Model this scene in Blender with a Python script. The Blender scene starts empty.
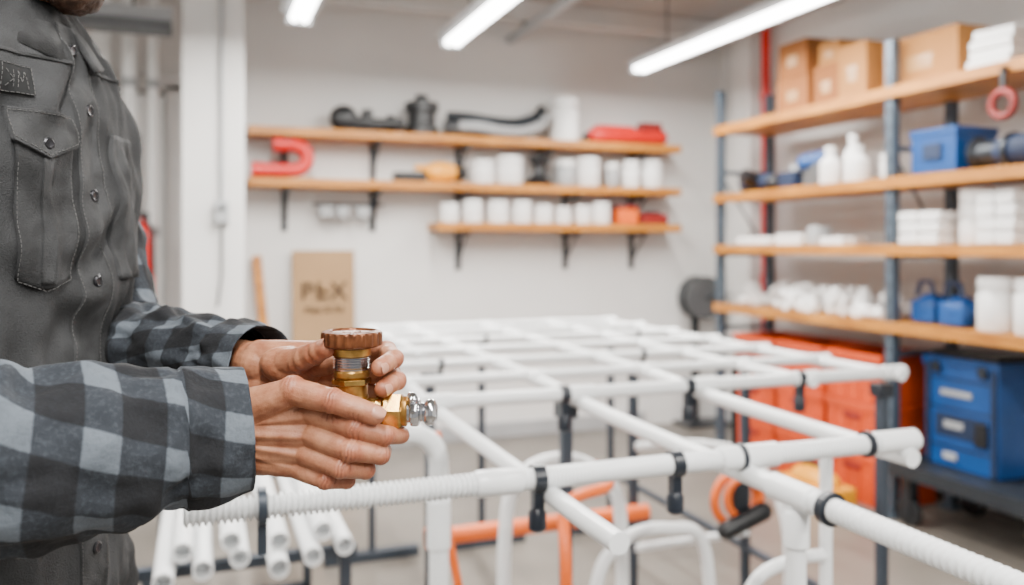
import bpy, math, random
from math import sin, cos, pi, radians, exp, sqrt
from mathutils import Vector, Matrix, noise
random.seed(7)
TH=radians(20.3); S_,C_=sin(TH),cos(TH)
def W(x,d,z): return Vector((d*S_+x*C_, d*C_-x*S_, z))
def H(x,y,z): return W(-.137+x/1000., .72+y/1000., 1.127+z/1000.)
SC=bpy.context.scene
# ---------------------------------------------------------------- materials
def nt(name):
    m=bpy.data.materials.new(name); m.use_nodes=True
    n=m.node_tree; b=n.nodes['Principled BSDF']; return m,n,b
def mat(name,col,rough=.5,metal=0,var=.12,scale=8,bump=0,bscale=60,emit=0,sss=0,col2=None,coat=0,stretch=None):
    m,n,b=nt(name)
    tc=n.nodes.new('ShaderNodeTexCoord'); src=tc.outputs['Object']
    if stretch:
        mp=n.nodes.new('ShaderNodeMapping'); mp.inputs['Scale'].default_value=stretch
        n.links.new(src,mp.inputs['Vector']); src=mp.outputs['Vector']
    nz=n.nodes.new('ShaderNodeTexNoise'); nz.inputs['Scale'].default_value=scale; nz.inputs['Detail'].default_value=6
    n.links.new(src,nz.inputs['Vector'])
    r=n.nodes.new('ShaderNodeValToRGB')
    c1=[max(0,c*(1-var)) for c in col]; c2=col2 if col2 else [min(1,c*(1+var)) for c in col]
    r.color_ramp.elements[0].position=.3; r.color_ramp.elements[1].position=.7
    r.color_ramp.elements[0].color=(*c1,1); r.color_ramp.elements[1].color=(*c2,1)
    n.links.new(nz.outputs['Fac'],r.inputs['Fac']); n.links.new(r.outputs['Color'],b.inputs['Base Color'])
    b.inputs['Roughness'].default_value=rough; b.inputs['Metallic'].default_value=metal
    b.inputs['Coat Weight'].default_value=coat
    if bump:
        n2=n.nodes.new('ShaderNodeTexNoise'); n2.inputs['Scale'].default_value=bscale; n2.inputs['Detail'].default_value=4
        n.links.new(src,n2.inputs['Vector'])
        bp=n.nodes.new('ShaderNodeBump'); bp.inputs['Strength'].default_value=bump; bp.inputs['Distance'].default_value=.002
        n.links.new(n2.outputs['Fac'],bp.inputs['Height']); n.links.new(bp.outputs['Normal'],b.inputs['Normal'])
    if emit:
        b.inputs['Emission Color'].default_value=(1,.98,.95,1); b.inputs['Emission Strength'].default_value=emit
    return m
M={}
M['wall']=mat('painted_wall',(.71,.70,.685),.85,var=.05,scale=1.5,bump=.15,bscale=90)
M['white']=mat('white_plastic',(.86,.86,.855),.38,var=.03,scale=5)
M['pipe']=mat('white_pipe_pvc',(.85,.87,.88),.25,var=.03,scale=6)
M['floor']=mat('concrete_floor',(.16,.142,.122),.36,var=.25,scale=2.2,bump=.2,bscale=40)
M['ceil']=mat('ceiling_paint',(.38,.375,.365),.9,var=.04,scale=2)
M['beam']=mat('beam_paint',(.56,.55,.54),.8,var=.04)
M['wood']=mat('shelf_wood',(.38,.125,.008),.45,var=.22,scale=5,col2=(.58,.235,.026),stretch=(1,1,12),bump=.1)
M['steel']=mat('rack_steel',(.085,.115,.15),.4,.4,var=.1)
M['dsteel']=mat('dark_steel',(.030,.036,.044),.4,.5,var=.1)
M['bluegrey']=mat('bluegrey_post',(.045,.058,.078),.4,.3)
M['black']=mat('black_plastic',(.007,.008,.010),.4,var=.2)
M['clamp']=mat('clamp_plastic',(.008,.012,.020),.32,var=.2)
M['red']=mat('red_plastic',(.60,.008,.004),.35,var=.1)
M['dred']=mat('dark_red',(.22,.010,.008),.5)
M['orange']=mat('orange_plastic',(.80,.13,.005),.42,var=.1)
M['crate']=mat('crate_orange',(.60,.060,.004),.5,var=.12)
M['yellow']=mat('yellow_plastic',(.80,.32,.004),.4,var=.1)
M['blue']=mat('blue_plastic',(.003,.055,.22),.38,var=.12)
M['dblue']=mat('dark_blue_cloth',(.006,.018,.055),.7,var=.2)
M['grey']=mat('grey_rubber',(.08,.085,.09),.5,var=.15)
M['lgrey']=mat('light_grey',(.36,.37,.38),.5,var=.06)
M['card']=mat('cardboard',(.35,.15,.035),.85,var=.1,scale=3,bump=.1)
M['card2']=mat('brown_cardboard',(.25,.085,.016),.85,var=.1,scale=3)
M['board']=mat('kraft_board',(.35,.215,.105),.9,var=.08,scale=3)
M['tape']=mat('packing_tape',(.42,.22,.08),.3)
M['ink']=mat('printed_ink',(.025,.012,.006),.8)
M['tube']=mat('lit_tube',(1,1,1),.5,emit=20)
M['brass']=mat('brass',(.50,.27,.055),.24,.95,var=.25,scale=60,bump=.05,bscale=200,col2=(.74,.47,.15))
M['obrass']=mat('aged_brass',(.36,.17,.035),.34,.9,var=.3,scale=90,bump=.12,bscale=300,col2=(.58,.33,.09))
M['copper']=mat('aged_copper',(.14,.042,.014),.36,.6,var=.4,scale=80,bump=.12,bscale=250,col2=(.26,.09,.035))
M['chrome']=mat('chrome',(.60,.61,.64),.14,1,var=.05)
M['btn']=mat('gunmetal_button',(.04,.04,.045),.3,.8)
M['denim']=mat('charcoal_canvas',(.014,.015,.0165),.88,var=.4,scale=14,bump=.6,bscale=600,col2=(.042,.044,.047))
M['denim2']=mat('charcoal_canvas_pocket',(.016,.017,.0185),.88,var=.4,scale=26,bump=.6,bscale=600,col2=(.054,.056,.059))
M['thread']=mat('stitch_thread',(.10,.10,.10),.8)
M['patch']=mat('name_patch',(.005,.006,.007),.8,var=.2)
M['trouser']=mat('dark_trousers',(.02,.023,.03),.9,var=.3,scale=10,bump=.3,bscale=700)
M['boot']=mat('leather_boot',(.10,.05,.025),.5,var=.3,bump=.3,bscale=120)
M['hair']=mat('brown_hair',(.050,.023,.012),.6,var=.4,scale=60,bump=.8,bscale=220,stretch=(1,1,.2))
M['eye']=mat('eye_white',(.8,.78,.75),.15)
M['iris']=mat('iris',(.05,.03,.02),.15)
M['lip']=mat('lips',(.45,.15,.11),.5)
M['nail']=mat('fingernail',(.50,.24,.16),.32,var=.05,coat=.2)
def skinmat():
    m,n,b=nt('skin')
    tc=n.nodes.new('ShaderNodeTexCoord')
    nz=n.nodes.new('ShaderNodeTexNoise'); nz.inputs['Scale'].default_value=60; nz.inputs['Detail'].default_value=8; nz.inputs['Roughness'].default_value=.65
    n.links.new(tc.outputs['Object'],nz.inputs['Vector'])
    r=n.nodes.new('ShaderNodeValToRGB'); r.color_ramp.elements[0].position=.32; r.color_ramp.elements[1].position=.70
    r.color_ramp.elements[0].color=(.29,.102,.050,1); r.color_ramp.elements[1].color=(.50,.235,.130,1)
    n.links.new(nz.outputs['Fac'],r.inputs['Fac'])
    at=n.nodes.new('ShaderNodeAttribute'); at.attribute_name='tint'
    mx=n.nodes.new('ShaderNodeMixRGB'); mx.inputs['Color2'].default_value=(.36,.075,.038,1)
    mu=n.nodes.new('ShaderNodeMath'); mu.operation='MULTIPLY'; mu.inputs[1].default_value=.75
    n.links.new(at.outputs['Fac'],mu.inputs[0]); n.links.new(mu.outputs[0],mx.inputs['Fac'])
    n.links.new(r.outputs['Color'],mx.inputs['Color1'])
    a2=n.nodes.new('ShaderNodeAttribute'); a2.attribute_name='crease'
    m2=n.nodes.new('ShaderNodeMixRGB'); m2.inputs['Color2'].default_value=(.12,.03,.015,1)
    n.links.new(a2.outputs['Fac'],m2.inputs['Fac']); n.links.new(mx.outputs['Color'],m2.inputs['Color1']); n.links.new(m2.outputs['Color'],b.inputs['Base Color'])
    b.inputs['Roughness'].default_value=.46
    b.inputs['Subsurface Weight'].default_value=.06; b.inputs['Subsurface Radius'].default_value=(.006,.002,.001); b.inputs['Subsurface Scale'].default_value=.3
    v=n.nodes.new('ShaderNodeTexVoronoi'); v.inputs['Scale'].default_value=900
    n.links.new(tc.outputs['Object'],v.inputs['Vector'])
    n2=n.nodes.new('ShaderNodeTexNoise'); n2.inputs['Scale'].default_value=240; n2.inputs['Detail'].default_value=6
    n.links.new(tc.outputs['Object'],n2.inputs['Vector'])
    ad=n.nodes.new('ShaderNodeMath'); ad.operation='MULTIPLY_ADD'; ad.inputs[1].default_value=.5; n.links.new(v.outputs['Distance'],ad.inputs[0]); n.links.new(n2.outputs['Fac'],ad.inputs[2])
    bp=n.nodes.new('ShaderNodeBump'); bp.inputs['Strength'].default_value=.45; bp.inputs['Distance'].default_value=.0006
    n.links.new(ad.outputs[0],bp.inputs['Height']); n.links.new(bp.outputs['Normal'],b.inputs['Normal'])
    return m
M['skin']=skinmat()
def plaid():
    m,n,b=nt('plaid_flannel')
    uv=n.nodes.new('ShaderNodeUVMap'); sp=n.nodes.new('ShaderNodeSeparateXYZ'); n.links.new(uv.outputs['UV'],sp.inputs[0])
    def band(out,per,off,lo=.27,hi=.30):
        a=n.nodes.new('ShaderNodeMath'); a.operation='MULTIPLY_ADD'; a.inputs[1].default_value=1/per; a.inputs[2].default_value=off; n.links.new(out,a.inputs[0])
        f=n.nodes.new('ShaderNodeMath'); f.operation='PINGPONG'; f.inputs[1].default_value=.5; n.links.new(a.outputs[0],f.inputs[0])
        r=n.nodes.new('ShaderNodeMapRange'); r.inputs['From Min'].default_value=lo; r.inputs['From Max'].default_value=hi; n.links.new(f.outputs[0],r.inputs['Value'])
        return r.outputs['Result']
    A=band(sp.outputs['X'],.056,.1); B=band(sp.outputs['Y'],.056,.3)
    ad=n.nodes.new('ShaderNodeMath'); ad.operation='ADD'; n.links.new(A,ad.inputs[0]); n.links.new(B,ad.inputs[1])
    h=n.nodes.new('ShaderNodeMath'); h.operation='MULTIPLY'; h.inputs[1].default_value=.5; n.links.new(ad.outputs[0],h.inputs[0])
    tc=n.nodes.new('ShaderNodeTexCoord'); nz=n.nodes.new('ShaderNodeTexNoise'); nz.inputs['Scale'].default_value=260; nz.inputs['Detail'].default_value=5
    n.links.new(tc.outputs['Object'],nz.inputs['Vector'])
    j=n.nodes.new('ShaderNodeMath'); j.operation='MULTIPLY_ADD'; j.inputs[1].default_value=.44; n.links.new(nz.outputs['Fac'],j.inputs[0])
    k=n.nodes.new('ShaderNodeMath'); k.operation='SUBTRACT'; k.inputs[1].default_value=.22; n.links.new(h.outputs[0],k.inputs[0]); n.links.new(k.outputs[0],j.inputs[2])
    r=n.nodes.new('ShaderNodeValToRGB'); e=r.color_ramp.elements
    e[0].position=0; e[0].color=(.0065,.0075,.010,1); e[1].position=1; e[1].color=(.105,.125,.150,1)
    x=e.new(.5); x.color=(.020,.025,.033,1)
    n.links.new(j.outputs[0],r.inputs['Fac']); n.links.new(r.outputs['Color'],b.inputs['Base Color'])
    b.inputs['Roughness'].default_value=.95
    bp=n.nodes.new('ShaderNodeBump'); bp.inputs['Strength'].default_value=.6; bp.inputs['Distance'].default_value=.0012
    n.links.new(nz.outputs['Fac'],bp.inputs['Height']); n.links.new(bp.outputs['Normal'],b.inputs['Normal'])
    return m
M['plaid']=plaid()
# ---------------------------------------------------------------- mesh builder
def empty(name,loc=(0,0,0)):
    o=bpy.data.objects.new(name,None); o.empty_display_size=.1; o.location=loc; SC.collection.objects.link(o); return o
class MB:
    def __init__(s): s.v=[];s.f=[];s.m=[];s.mats=[]
    def mi(s,k):
        if k not in s.mats: s.mats.append(k)
        return s.mats.index(k)
    def add(s,vs,fs,k):
        o=len(s.v); s.v+= [tuple(v) for v in vs]; i=s.mi(k)
        for f in fs: s.f.append([a+o for a in f]); s.m.append(i)
    def box(s,c,d,k,rot=None):
        hx,hy,hz=d[0]/2,d[1]/2,d[2]/2
        vs=[Vector((x,y,z)) for x in(-hx,hx) for y in(-hy,hy) for z in(-hz,hz)]
        if rot: 
            R=rot if isinstance(rot,Matrix) else Matrix.Rotation(rot,3,'Z'); vs=[R@v for v in vs]
        vs=[v+Vector(c) for v in vs]
        s.add(vs,[(0,1,3,2),(4,6,7,5),(0,4,5,1),(2,3,7,6),(0,2,6,4),(1,5,7,3)],k)
    def lathe(s,prof,k,loc=(0,0,0),axis=(0,0,1),n=24,mod=None):
        ax=Vector(axis).normalized(); q=Vector((0,0,1)).rotation_difference(ax); loc=Vector(loc)
        vs=[];fs=[]
        for r,z in prof:
            for i in range(n):
                a=2*pi*i/n; rr=max(r,1e-5)*(mod(a,z) if mod else 1)
                vs.append(loc+q@Vector((rr*cos(a),rr*sin(a),z)))
        for j in range(len(prof)-1):
            for i in range(n):
                i2=(i+1)%n; fs.append((j*n+i,j*n+i2,(j+1)*n+i2,(j+1)*n+i))
        fs.append(tuple(range(n-1,-1,-1))); fs.append(tuple((len(prof)-1)*n+i for i in range(n)))
        s.add(vs,fs,k)
    def cyl(s,p0,p1,r,k,n=16,r1=None):
        p0=Vector(p0);p1=Vector(p1);L=(p1-p0).length
        s.lathe([(r,0),(r if r1 is None else r1,L)],k,p0,p1-p0,n)
    def tube(s,pts,r,k,n=12,closed=False):
        pts=[Vector(p) for p in pts]; N=len(pts)
        rs=r if isinstance(r,(list,tuple)) else [r]*N
        vs=[];fs=[];A=None
        for i in range(N):
            T=(pts[min(i+1,N-1)]-pts[max(i-1,0)])
            if closed: T=pts[(i+1)%N]-pts[i-1]
            T.normalize()
            if A is None:
                A=T.orthogonal().normalized()
            A=(A-T*A.dot(T)).normalized(); B=T.cross(A)
            for j in range(n):
                a=2*pi*j/n; vs.append(pts[i]+(A*cos(a)+B*sin(a))*rs[i])
        M_=N if closed else N-1
        for i in range(M_):
            i2=(i+1)%N
            for j in range(n):
                j2=(j+1)%n; fs.append((i*n+j,i*n+j2,i2*n+j2,i2*n+j))
        if not closed:
            fs.append(tuple(range(n-1,-1,-1))); fs.append(tuple((N-1)*n+j for j in range(n)))
        s.add(vs,fs,k)
    def ball(s,c,r,k,R=None,n=20,m=12):
        if not isinstance(r,(tuple,list)): r=(r,r,r)
        vs=[];fs=[]
        for i in range(m+1):
            ph=pi*i/m
            for j in range(n):
                a=2*pi*j/n; v=Vector((r[0]*max(sin(ph),1e-4)*cos(a),r[1]*max(sin(ph),1e-4)*sin(a),-r[2]*cos(ph)))
                if R: v=R@v
                vs.append(v+Vector(c))
        for i in range(m):
            for j in range(n):
                j2=(j+1)%n; fs.append((i*n+j,i*n+j2,(i+1)*n+j2,(i+1)*n+j))
        fs.append(tuple(range(n-1,-1,-1))); fs.append(tuple(m*n+j for j in range(n)))
        s.add(vs,fs,k)
    def capsule(s,p0,p1,r0,r1,k,n=20):
        p0=Vector(p0);p1=Vector(p1);L=(p1-p0).length
        prof=[(r0*sin(a),-r0*cos(a)) for a in [i*pi/2/5 for i in range(6)]]
        prof+=[(r0+(r1-r0)*t,L*t) for t in (.25,.5,.75)]
        prof+=[(r1*cos(a),L+r1*sin(a)) for a in [i*pi/2/5 for i in range(6)]]
        s.lathe(prof,k,p0,p1-p0,n)
    def mesh(s,name,smooth=38):
        me=bpy.data.meshes.new(name); me.from_pydata(s.v,[],s.f)
        for k in s.mats: me.materials.append(M[k])
        me.polygons.foreach_set('material_index',s.m)
        me.polygons.foreach_set('use_smooth',[True]*len(s.f)); me.update()
        me.set_sharp_from_angle(angle=radians(smooth)); return me
    def build(s,name,parent=None,bevel=0,smooth=38):
        o=bpy.data.objects.new(name,s.mesh(name,smooth)); SC.collection.objects.link(o)
        if parent: o.parent=parent
        if bevel:
            b=o.modifiers.new('bevel','BEVEL'); b.width=bevel; b.segments=2; b.limit_method='ANGLE'; b.angle_limit=radians(50)
        return o
def crom(P,n):
    P=[list(p) for p in P]; out=[]
    for i in range(len(P)-1):
        a=P[max(i-1,0)];b=P[i];c=P[i+1];d=P[min(i+2,len(P)-1)]
        for j in range(n):
            t=j/n
            out.append([.5*((2*b[k])+(-a[k]+c[k])*t+(2*a[k]-5*b[k]+4*c[k]-d[k])*t*t+(-a[k]+3*b[k]-3*c[k]+d[k])*t**3) for k in range(len(b))])
    out.append(P[-1]); return out
# ---------------------------------------------------------------- room
def slab(name,c,d,k):
    b=MB(); b.box(c,d,k); return b.build(name)
slab('floor',(.45,1.6,-.05),(6.2,7.4,.1),'floor')
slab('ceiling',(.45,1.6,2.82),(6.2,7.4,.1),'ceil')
slab('wall_back',(.45,5.25,1.385),(6.2,.1,2.77),'wall')
slab('wall_right',(3.6,1.6,1.385),(.1,7.2,2.77),'wall')
slab('wall_left',(-2.6,1.6,1.385),(.1,7.2,2.77),'wall')
b=MB(); b.box((.2,5.185,.05),(5.4,.03,.1),'lgrey'); b.build('baseboard_back',bevel=.004)
b=MB(); b.box((3.535,1.6,.05),(.03,7.0,.1),'lgrey'); b.build('baseboard_right',bevel=.004)
b=MB(); b.box((.06,4.62,1.385),(.30,.28,2.77),'wall'); b.box((.06,4.62,.1),(.33,.31,.2),'lgrey'); b.build('structural_column',bevel=.01)
b=MB()
b.box((.10,4.455,1.42),(.07,.05,.11),'lgrey'); b.tube([(.10,4.46,1.47),(.10,4.46,2.77)],.011,'lgrey'); b.cyl((.10,4.43,1.44),(.10,4.42,1.44),.016,'grey')
b.tube([(.10,4.46,1.37),(.10,4.45,1.1),(.08,4.45,.95)],.007,'grey')
b.build('wall_outlet_box',bevel=.003)
b=MB()
b.box((-.62,5.172,1.05),(.86,.04,2.1),'white')
for z in (.55,1.5): b.box((-.62,5.148,z),(.62,.012,.75),'lgrey')
b.cyl((-.28,5.16,1.0),(-.28,5.09,1.0),.012,'chrome'); b.cyl((-.28,5.09,1.0),(-.40,5.09,1.0),.01,'chrome')
b.build('door_1',bevel=.004)
b=MB(); b.box((-1.10,5.155,1.08),(.09,.08,2.16),'beam'); b.box((-.14,5.155,1.08),(.09,.08,2.16),'beam'); b.box((-.62,5.155,2.17),(1.05,.08,.09),'beam'); b.build('trim_1',bevel=.004)
b=MB()
for x,r in ((-.50,.05),(-.36,.035),(-.24,.028)):
    b.cyl((x,4.95,0),(x,4.95,2.77),r,'white',20)
    for z in (.5,1.3,2.1): b.cyl((x,4.95,z),(x,4.95,z+.05),r*1.25,'lgrey',20)
b.build('vertical_duct_pipe')
b=MB(); b.lathe([(.05,0),(.052,.01),(.052,.36),(.04,.41),(.016,.44),(.016,.47)],'red',(-.275,4.76,.93)); b.box((-.275,4.76,1.41),(.05,.03,.03),'black'); b.tube([(-.275,4.73,1.41),(-.235,4.70,1.33),(-.225,4.70,1.1)],.008,'black'); b.box((-.275,4.84,.70),(.04,.05,1.4),'grey'); b.box((-.275,4.80,.92),(.10,.13,.02),'grey'); b.build('fire_extinguisher')
b=MB(); b.box((-.78,4.4,2.30),(1.3,.12,.05),'grey'); b.box((-.78,4.4,2.36),(1.3,.02,.08),'lgrey')
for x in(-1.3,-.3): b.cyl((x,4.4,2.38),(x,4.4,2.77),.008,'grey')
b.build('cable_tray')
b=MB()
for y in (.6,1.7,2.8,3.9,4.9): b.box((.45,y,2.71),(6.0,.10,.12),'beam')
b.build('ceiling_beam',bevel=.005)
b=MB()
b.tube([(1.9,-1.5,2.60),(1.9,5.18,2.60)],.03,'lgrey',16); b.tube([(3.1,-1.5,2.58),(3.1,5.18,2.58)],.05,'beam',16)
for y in (.6,2.8,3.9,4.9):
    b.box((1.9,y,2.635),(.03,.03,.04),'grey'); b.box((3.1,y,2.645),(.03,.03,.04),'grey')
b.build('ceiling_conduit')
b=MB()
b.box((3.485,4.80,1.385),(.13,.20,2.77),'wall'); b.build('corner_column',bevel=.01)
b=MB(); b.cyl((3.46,4.58,0),(3.46,4.58,2.77),.03,'red',16)
for z in (1.0,2.2): b.cyl((3.46,4.58,z),(3.46,4.58,z+.06),.038,'red',16)
b.build('sprinkler_riser_pipe')
# ---------------------------------------------------------------- lights
def light(x,y0,y1,z):
    b=MB(); L=y1-y0; yc=(y0+y1)/2
    b.box((x,yc,z+.045),(.10,L,.05),'lgrey'); b.box((x-.065,yc,z+.03),(.05,L,.012),'lgrey',Matrix.Rotation(.5,3,'Y')); b.box((x+.065,yc,z+.03),(.05,L,.012),'lgrey',Matrix.Rotation(-.5,3,'Y'))
    for dx in (-.025,.025): b.cyl((x+dx,y0+.03,z),(x+dx,y1-.03,z),.019,'tube',14)
    b.box((x,y0+.012,z+.01),(.12,.024,.07),'lgrey'); b.box((x,y1-.012,z+.01),(.12,.024,.07),'lgrey')
    for y in (y0+.35,y1-.35): b.cyl((x,y,z+.07),(x,y,2.77),.005,'grey',8)
    o=b.build('fluorescent_light')
    l=bpy.data.lights.new('tube_lamp','AREA'); l.shape='RECTANGLE'; l.size=.08; l.size_y=L-.1; l.energy=78; l.color=(1,.965,.91)
    lo=bpy.data.objects.new('tube_lamp',l); lo.location=(x,yc,z-.024); SC.collection.objects.link(lo); lo.parent=o
light(.44,2.3,4.12,2.33); light(1.29,2.05,4.45,2.36); light(2.54,2.2,4.62,2.34)
light(.0,-1.6,.6,2.36); light(1.5,-1.6,.6,2.36); light(-1.2,1.0,3.4,2.36)
# ---------------------------------------------------------------- wall shelves
def wshelf(x0,x1,z,br):
    b=MB(); b.box(((x0+x1)/2,5.07,z-.025),(x1-x0,.26,.05),'wood')
    for x in br:
        b.box((x,5.19,z-.15),(.035,.02,.30),'dsteel'); b.box((x,5.08,z-.062),(.03,.22,.022),'dsteel')
        b.tube([(x,5.18,z-.24),(x,5.00,z-.07)],.008,'dsteel',8)
    return b.build('wall_shelf',bevel=.004)
ZA,ZB,ZC=1.93,1.64,1.395
wshelf(.25,3.05,ZA,(.47,1.0,1.55,2.12,2.80)); wshelf(.25,3.05,ZB,(.47,1.0,1.55,2.30,2.80)); wshelf(1.35,3.05,ZC,(1.55,2.30,2.80))
def jar(x,y,z,r,h,k='white',lid='white',name='plastic_jar'):
    b=MB(); b.lathe([(r*.93,0),(r,.008),(r,h*.70),(r*.86,h*.77)],k,(x,y,z)); b.lathe([(r*.96,h*.78),(r*.98,h*.8),(r*.98,h*.97),(r*.93,h)],lid,(x,y,z)); return b.build(name)
b=MB()
b.capsule((.80,5.05,ZA+.06),(1.10,5.05,ZA+.055),.040,.036,'black'); b.ball((.80,5.05,ZA+.08),(.085,.05,.08),'black'); b.cyl((.94,5.05,ZA+.05),(.94,5.05,ZA+.14),.035,'black'); b.lathe([(.055,0),(.055,.04),(.04,.05),(.04,.10)],'black',(1.06,5.05,ZA+.06),(1,0,0)); b.box((.9,5.05,ZA+.01),(.20,.08,.02),'black')
b.build('black_pipe_wrench',bevel=.004)
b=MB(); b.lathe([(.105,0),(.105,.05),(.085,.06),(.085,.14),(.105,.15),(.105,.20),(.04,.22),(.04,.25)],'black',(1.28,5.07,ZA)); b.build('rubber_cap')
b=MB()
for dz,dx,dy,kk in ((.032,0,.03,'grey'),(.098,.02,.02,'dsteel'),(.034,.08,-.05,'lgrey')):
    pts=crom([(1.42+dx,5.05+dy,ZA+dz+.03),(1.55+dx,5.02+dy,ZA+dz+.025),(1.75,5.03+dy,ZA+dz+.01),(1.92,5.06+dy,ZA+dz+.015),(2.05,5.06+dy,ZA+dz+.06),(2.09,5.05+dy,ZA+dz+.12)],14)
    b.tube(pts,[.031+(.005 if i%2 else 0) for i in range(len(pts))],kk,14)
b.build('flexible_hose')
jar(2.24,5.07,ZA,.095,.29)
b=MB(); b.capsule((2.45,5.06,ZA+.055),(2.95,5.06,ZA+.06),.05,.055,'red'); b.box((2.60,5.06,ZA+.10),(.28,.06,.05),'red'); b.box((2.87,5.06,ZA+.12),(.16,.08,.07),'dred'); b.box((2.42,5.06,ZA+.05),(.08,.05,.04),'black'); b.build('red_pipe_wrench',bevel=.008)
b=MB(); cx,cz=.44,ZB+.045
b.tube([(.30,5.0,cz),(.42,5.0,cz)]+[(.49+.07*sin(a)*1.3,5.0,cz+.075-.075*cos(a)) for a in [i*pi/12 for i in range(1,13)]]+[(.44,5.0,cz+.15)],.040,'red',18)
b.cyl((.27,5.0,cz),(.34,5.0,cz),.0445,'red',18); b.cyl((.39,5.0,cz+.15),(.45,5.0,cz+.15),.044,'red',18)
b.build('red_pipe_bend')
b=MB(); b.box((1.20,5.05,ZB+.03),(.20,.10,.06),'black'); b.ball((1.40,5.05,ZB+.065),(.12,.06,.065),'yellow'); b.cyl((1.46,5.05,ZB+.065),(1.56,5.05,ZB+.065),.04,'black'); b.box((1.30,5.05,ZB+.09),(.14,.05,.03),'yellow'); b.build('cordless_drill',bevel=.005)
jar(1.67,5.05,ZB,.075,.15); jar(1.85,5.05,ZB,.085,.18)
b=MB(); b.lathe([(.085,0),(.10,.02),(.04,.07),(.03,.12),(.06,.16),(.06,.19)],'black',(2.05,5.05,ZB)); b.build('drain_plunger')
jar(2.24,5.05,ZB,.065,.17,'lgrey'); jar(2.40,5.05,ZB,.08,.19); jar(2.58,5.05,ZB,.05,.16,'lgrey'); jar(2.72,5.05,ZB,.065,.18); jar(2.88,5.05,ZB,.07,.185)
for x,r,h in ((1.45,.06,.12),(1.60,.065,.14),(1.77,.07,.14),(1.93,.065,.14),(2.08,.06,.12),(2.22,.055,.11),(2.36,.055,.12),(2.49,.065,.14)):
    jar(x,5.04,ZC,r,h)
b=MB(); b.box((2.67,5.04,ZC+.05),(.14,.12,.10),'orange'); b.box((2.67,5.04,ZC+.11),(.15,.13,.02),'dred'); b.build('parts_box',bevel=.005)
b=MB(); b.box((2.87,5.04,ZC+.035),(.2,.12,.07),'dred'); b.box((2.87,5.04,ZC+.08),(.12,.08,.02),'black'); b.build('tool_case',bevel=.006)
b=MB()
b.cyl((.62,5.10,1.50),(1.05,5.10,1.50),.008,'dsteel',10)
for x in(.66,1.02): b.cyl((x,5.10,1.50),(x,5.2,1.50),.008,'dsteel',10)
for x in (.70,.80,.92): b.lathe([(.015,0),(.045,.01),(.05,.07),(.03,.075)],'lgrey',(x,5.10,1.415))
b.build('wall_hook_rail')
P=empty('cardboard_sign')
b=MB(); R=Matrix.Rotation(radians(-4),3,'X')
b.box((.695,5.12,.615),(.37,.02,1.22),'board',R); b.box((.70,5.09,1.02),(.06,.004,.05),'board',R)
b.build('panel',P,bevel=.003)
def text(body,loc,size,par,k,rot,name='lettering'):
    c=bpy.data.curves.new(name,'FONT'); c.body=body; c.size=size; c.extrude=.001; c.align_x='CENTER'; c.offset=.001; c.space_character=1.15
    o=bpy.data.objects.new(name,c); o.location=loc; o.rotation_euler=rot; c.materials.append(M[k]); SC.collection.objects.link(o); o.parent=par
text('PEX',(.695,5.122,.93),.15,P,'ink',(radians(86),0,0)); text('Pipe & Fit',(.695,5.116,.855),.05,P,'ink',(radians(86),0,0))
b=MB(); b.box((.36,5.08,.60),(.055,.03,1.2),'wood',Matrix.Rotation(radians(-5),3,'Y')@Matrix.Rotation(radians(-7),3,'X')); b.build('wooden_plank',bevel=.003)
b=MB(); b.lathe([(.15,0),(.15,.02),(.06,.025),(.06,.11),(.15,.115),(.15,.135)],'grey',(3.30,5.16,.89),(0,-1,0),28)
for i in range(3): b.tube([(3.30+(.075+.025*i)*cos(a),5.09,.89+(.075+.025*i)*sin(a)) for a in [j*pi/12 for j in range(24)]],.024,'black',10,True)
b.tube([(3.30,5.02,.89),(3.30,4.98,.89),(3.36,4.98,.95)],.01,'dsteel'); b.box((3.30,5.17,.46),(.05,.02,.92),'dsteel'); b.box((3.30,5.08,.01),(.34,.22,.02),'dsteel'); b.build('hose_reel')
# ---------------------------------------------------------------- storage rack
b=MB(); ZS=[1.98,1.565,1.255,.90]
for y in (1.68,3.04,4.41):
    for x in (3.0,3.36):
        b.box((x,y,1.10),(.045,.045,2.2),'steel')
        for i in range(28): b.box((x-.0235,y,.12+i*.073),(.002,.012,.03),'dsteel')
        b.box((x,y,.008),(.08,.08,.016),'steel')
    for z in (.75,1.2,1.7): b.box((3.18,y,z),(.36,.02,.025),'steel')
    b.tube([(3.36,y+.012,1.2),(3.0,y+.012,1.7)],.008,'steel',8)
for z in ZS:
    b.box((3.18,3.045,z-.022),(.42,2.77,.04),'wood'); b.box((2.972,3.045,z-.024),(.016,2.79,.05),'wood')
b.build('storage_rack',bevel=.002)
def carton(x,y,z,dx,dy,dz,k='card',name='cardboard_box',rz=0):
    b=MB(); R=Matrix.Rotation(rz,3,'Z'); b.box((x,y,z+dz/2),(dx,dy,dz),k,R); b.box((x,y,z+dz-.001+.002),(.05,dy*1.004,.002),'tape',R)
    o=Vector((x,y,0))
    for s in(-1,1):
        c=o+R@Vector((0,s*dy/2,0)); b.box((c.x,c.y,z+dz*.8),(.05,.003,dz*.4),'tape',R)
    c=o+R@Vector((-dx/2,0,0)); b.box((c.x,c.y,z+dz*.45),(.003,dy*.35,dz*.3),'tape',R)
    b.build(name,bevel=.003)
Z1,Z2,Z3,Z4=ZS
carton(3.15,3.77,Z1,.26,.25,.19,'card2'); carton(3.15,3.77,Z1+.193,.26,.23,.19,'card2')
carton(3.17,3.53,Z1,.26,.18,.21,'card2'); carton(3.18,3.53,Z1+.213,.24,.15,.12,'card')
carton(3.15,3.32,Z1,.26,.19,.27,'card')
carton(3.185,2.94,Z1,.26,.42,.23,'card',rz=.0)
b=MB()
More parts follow.
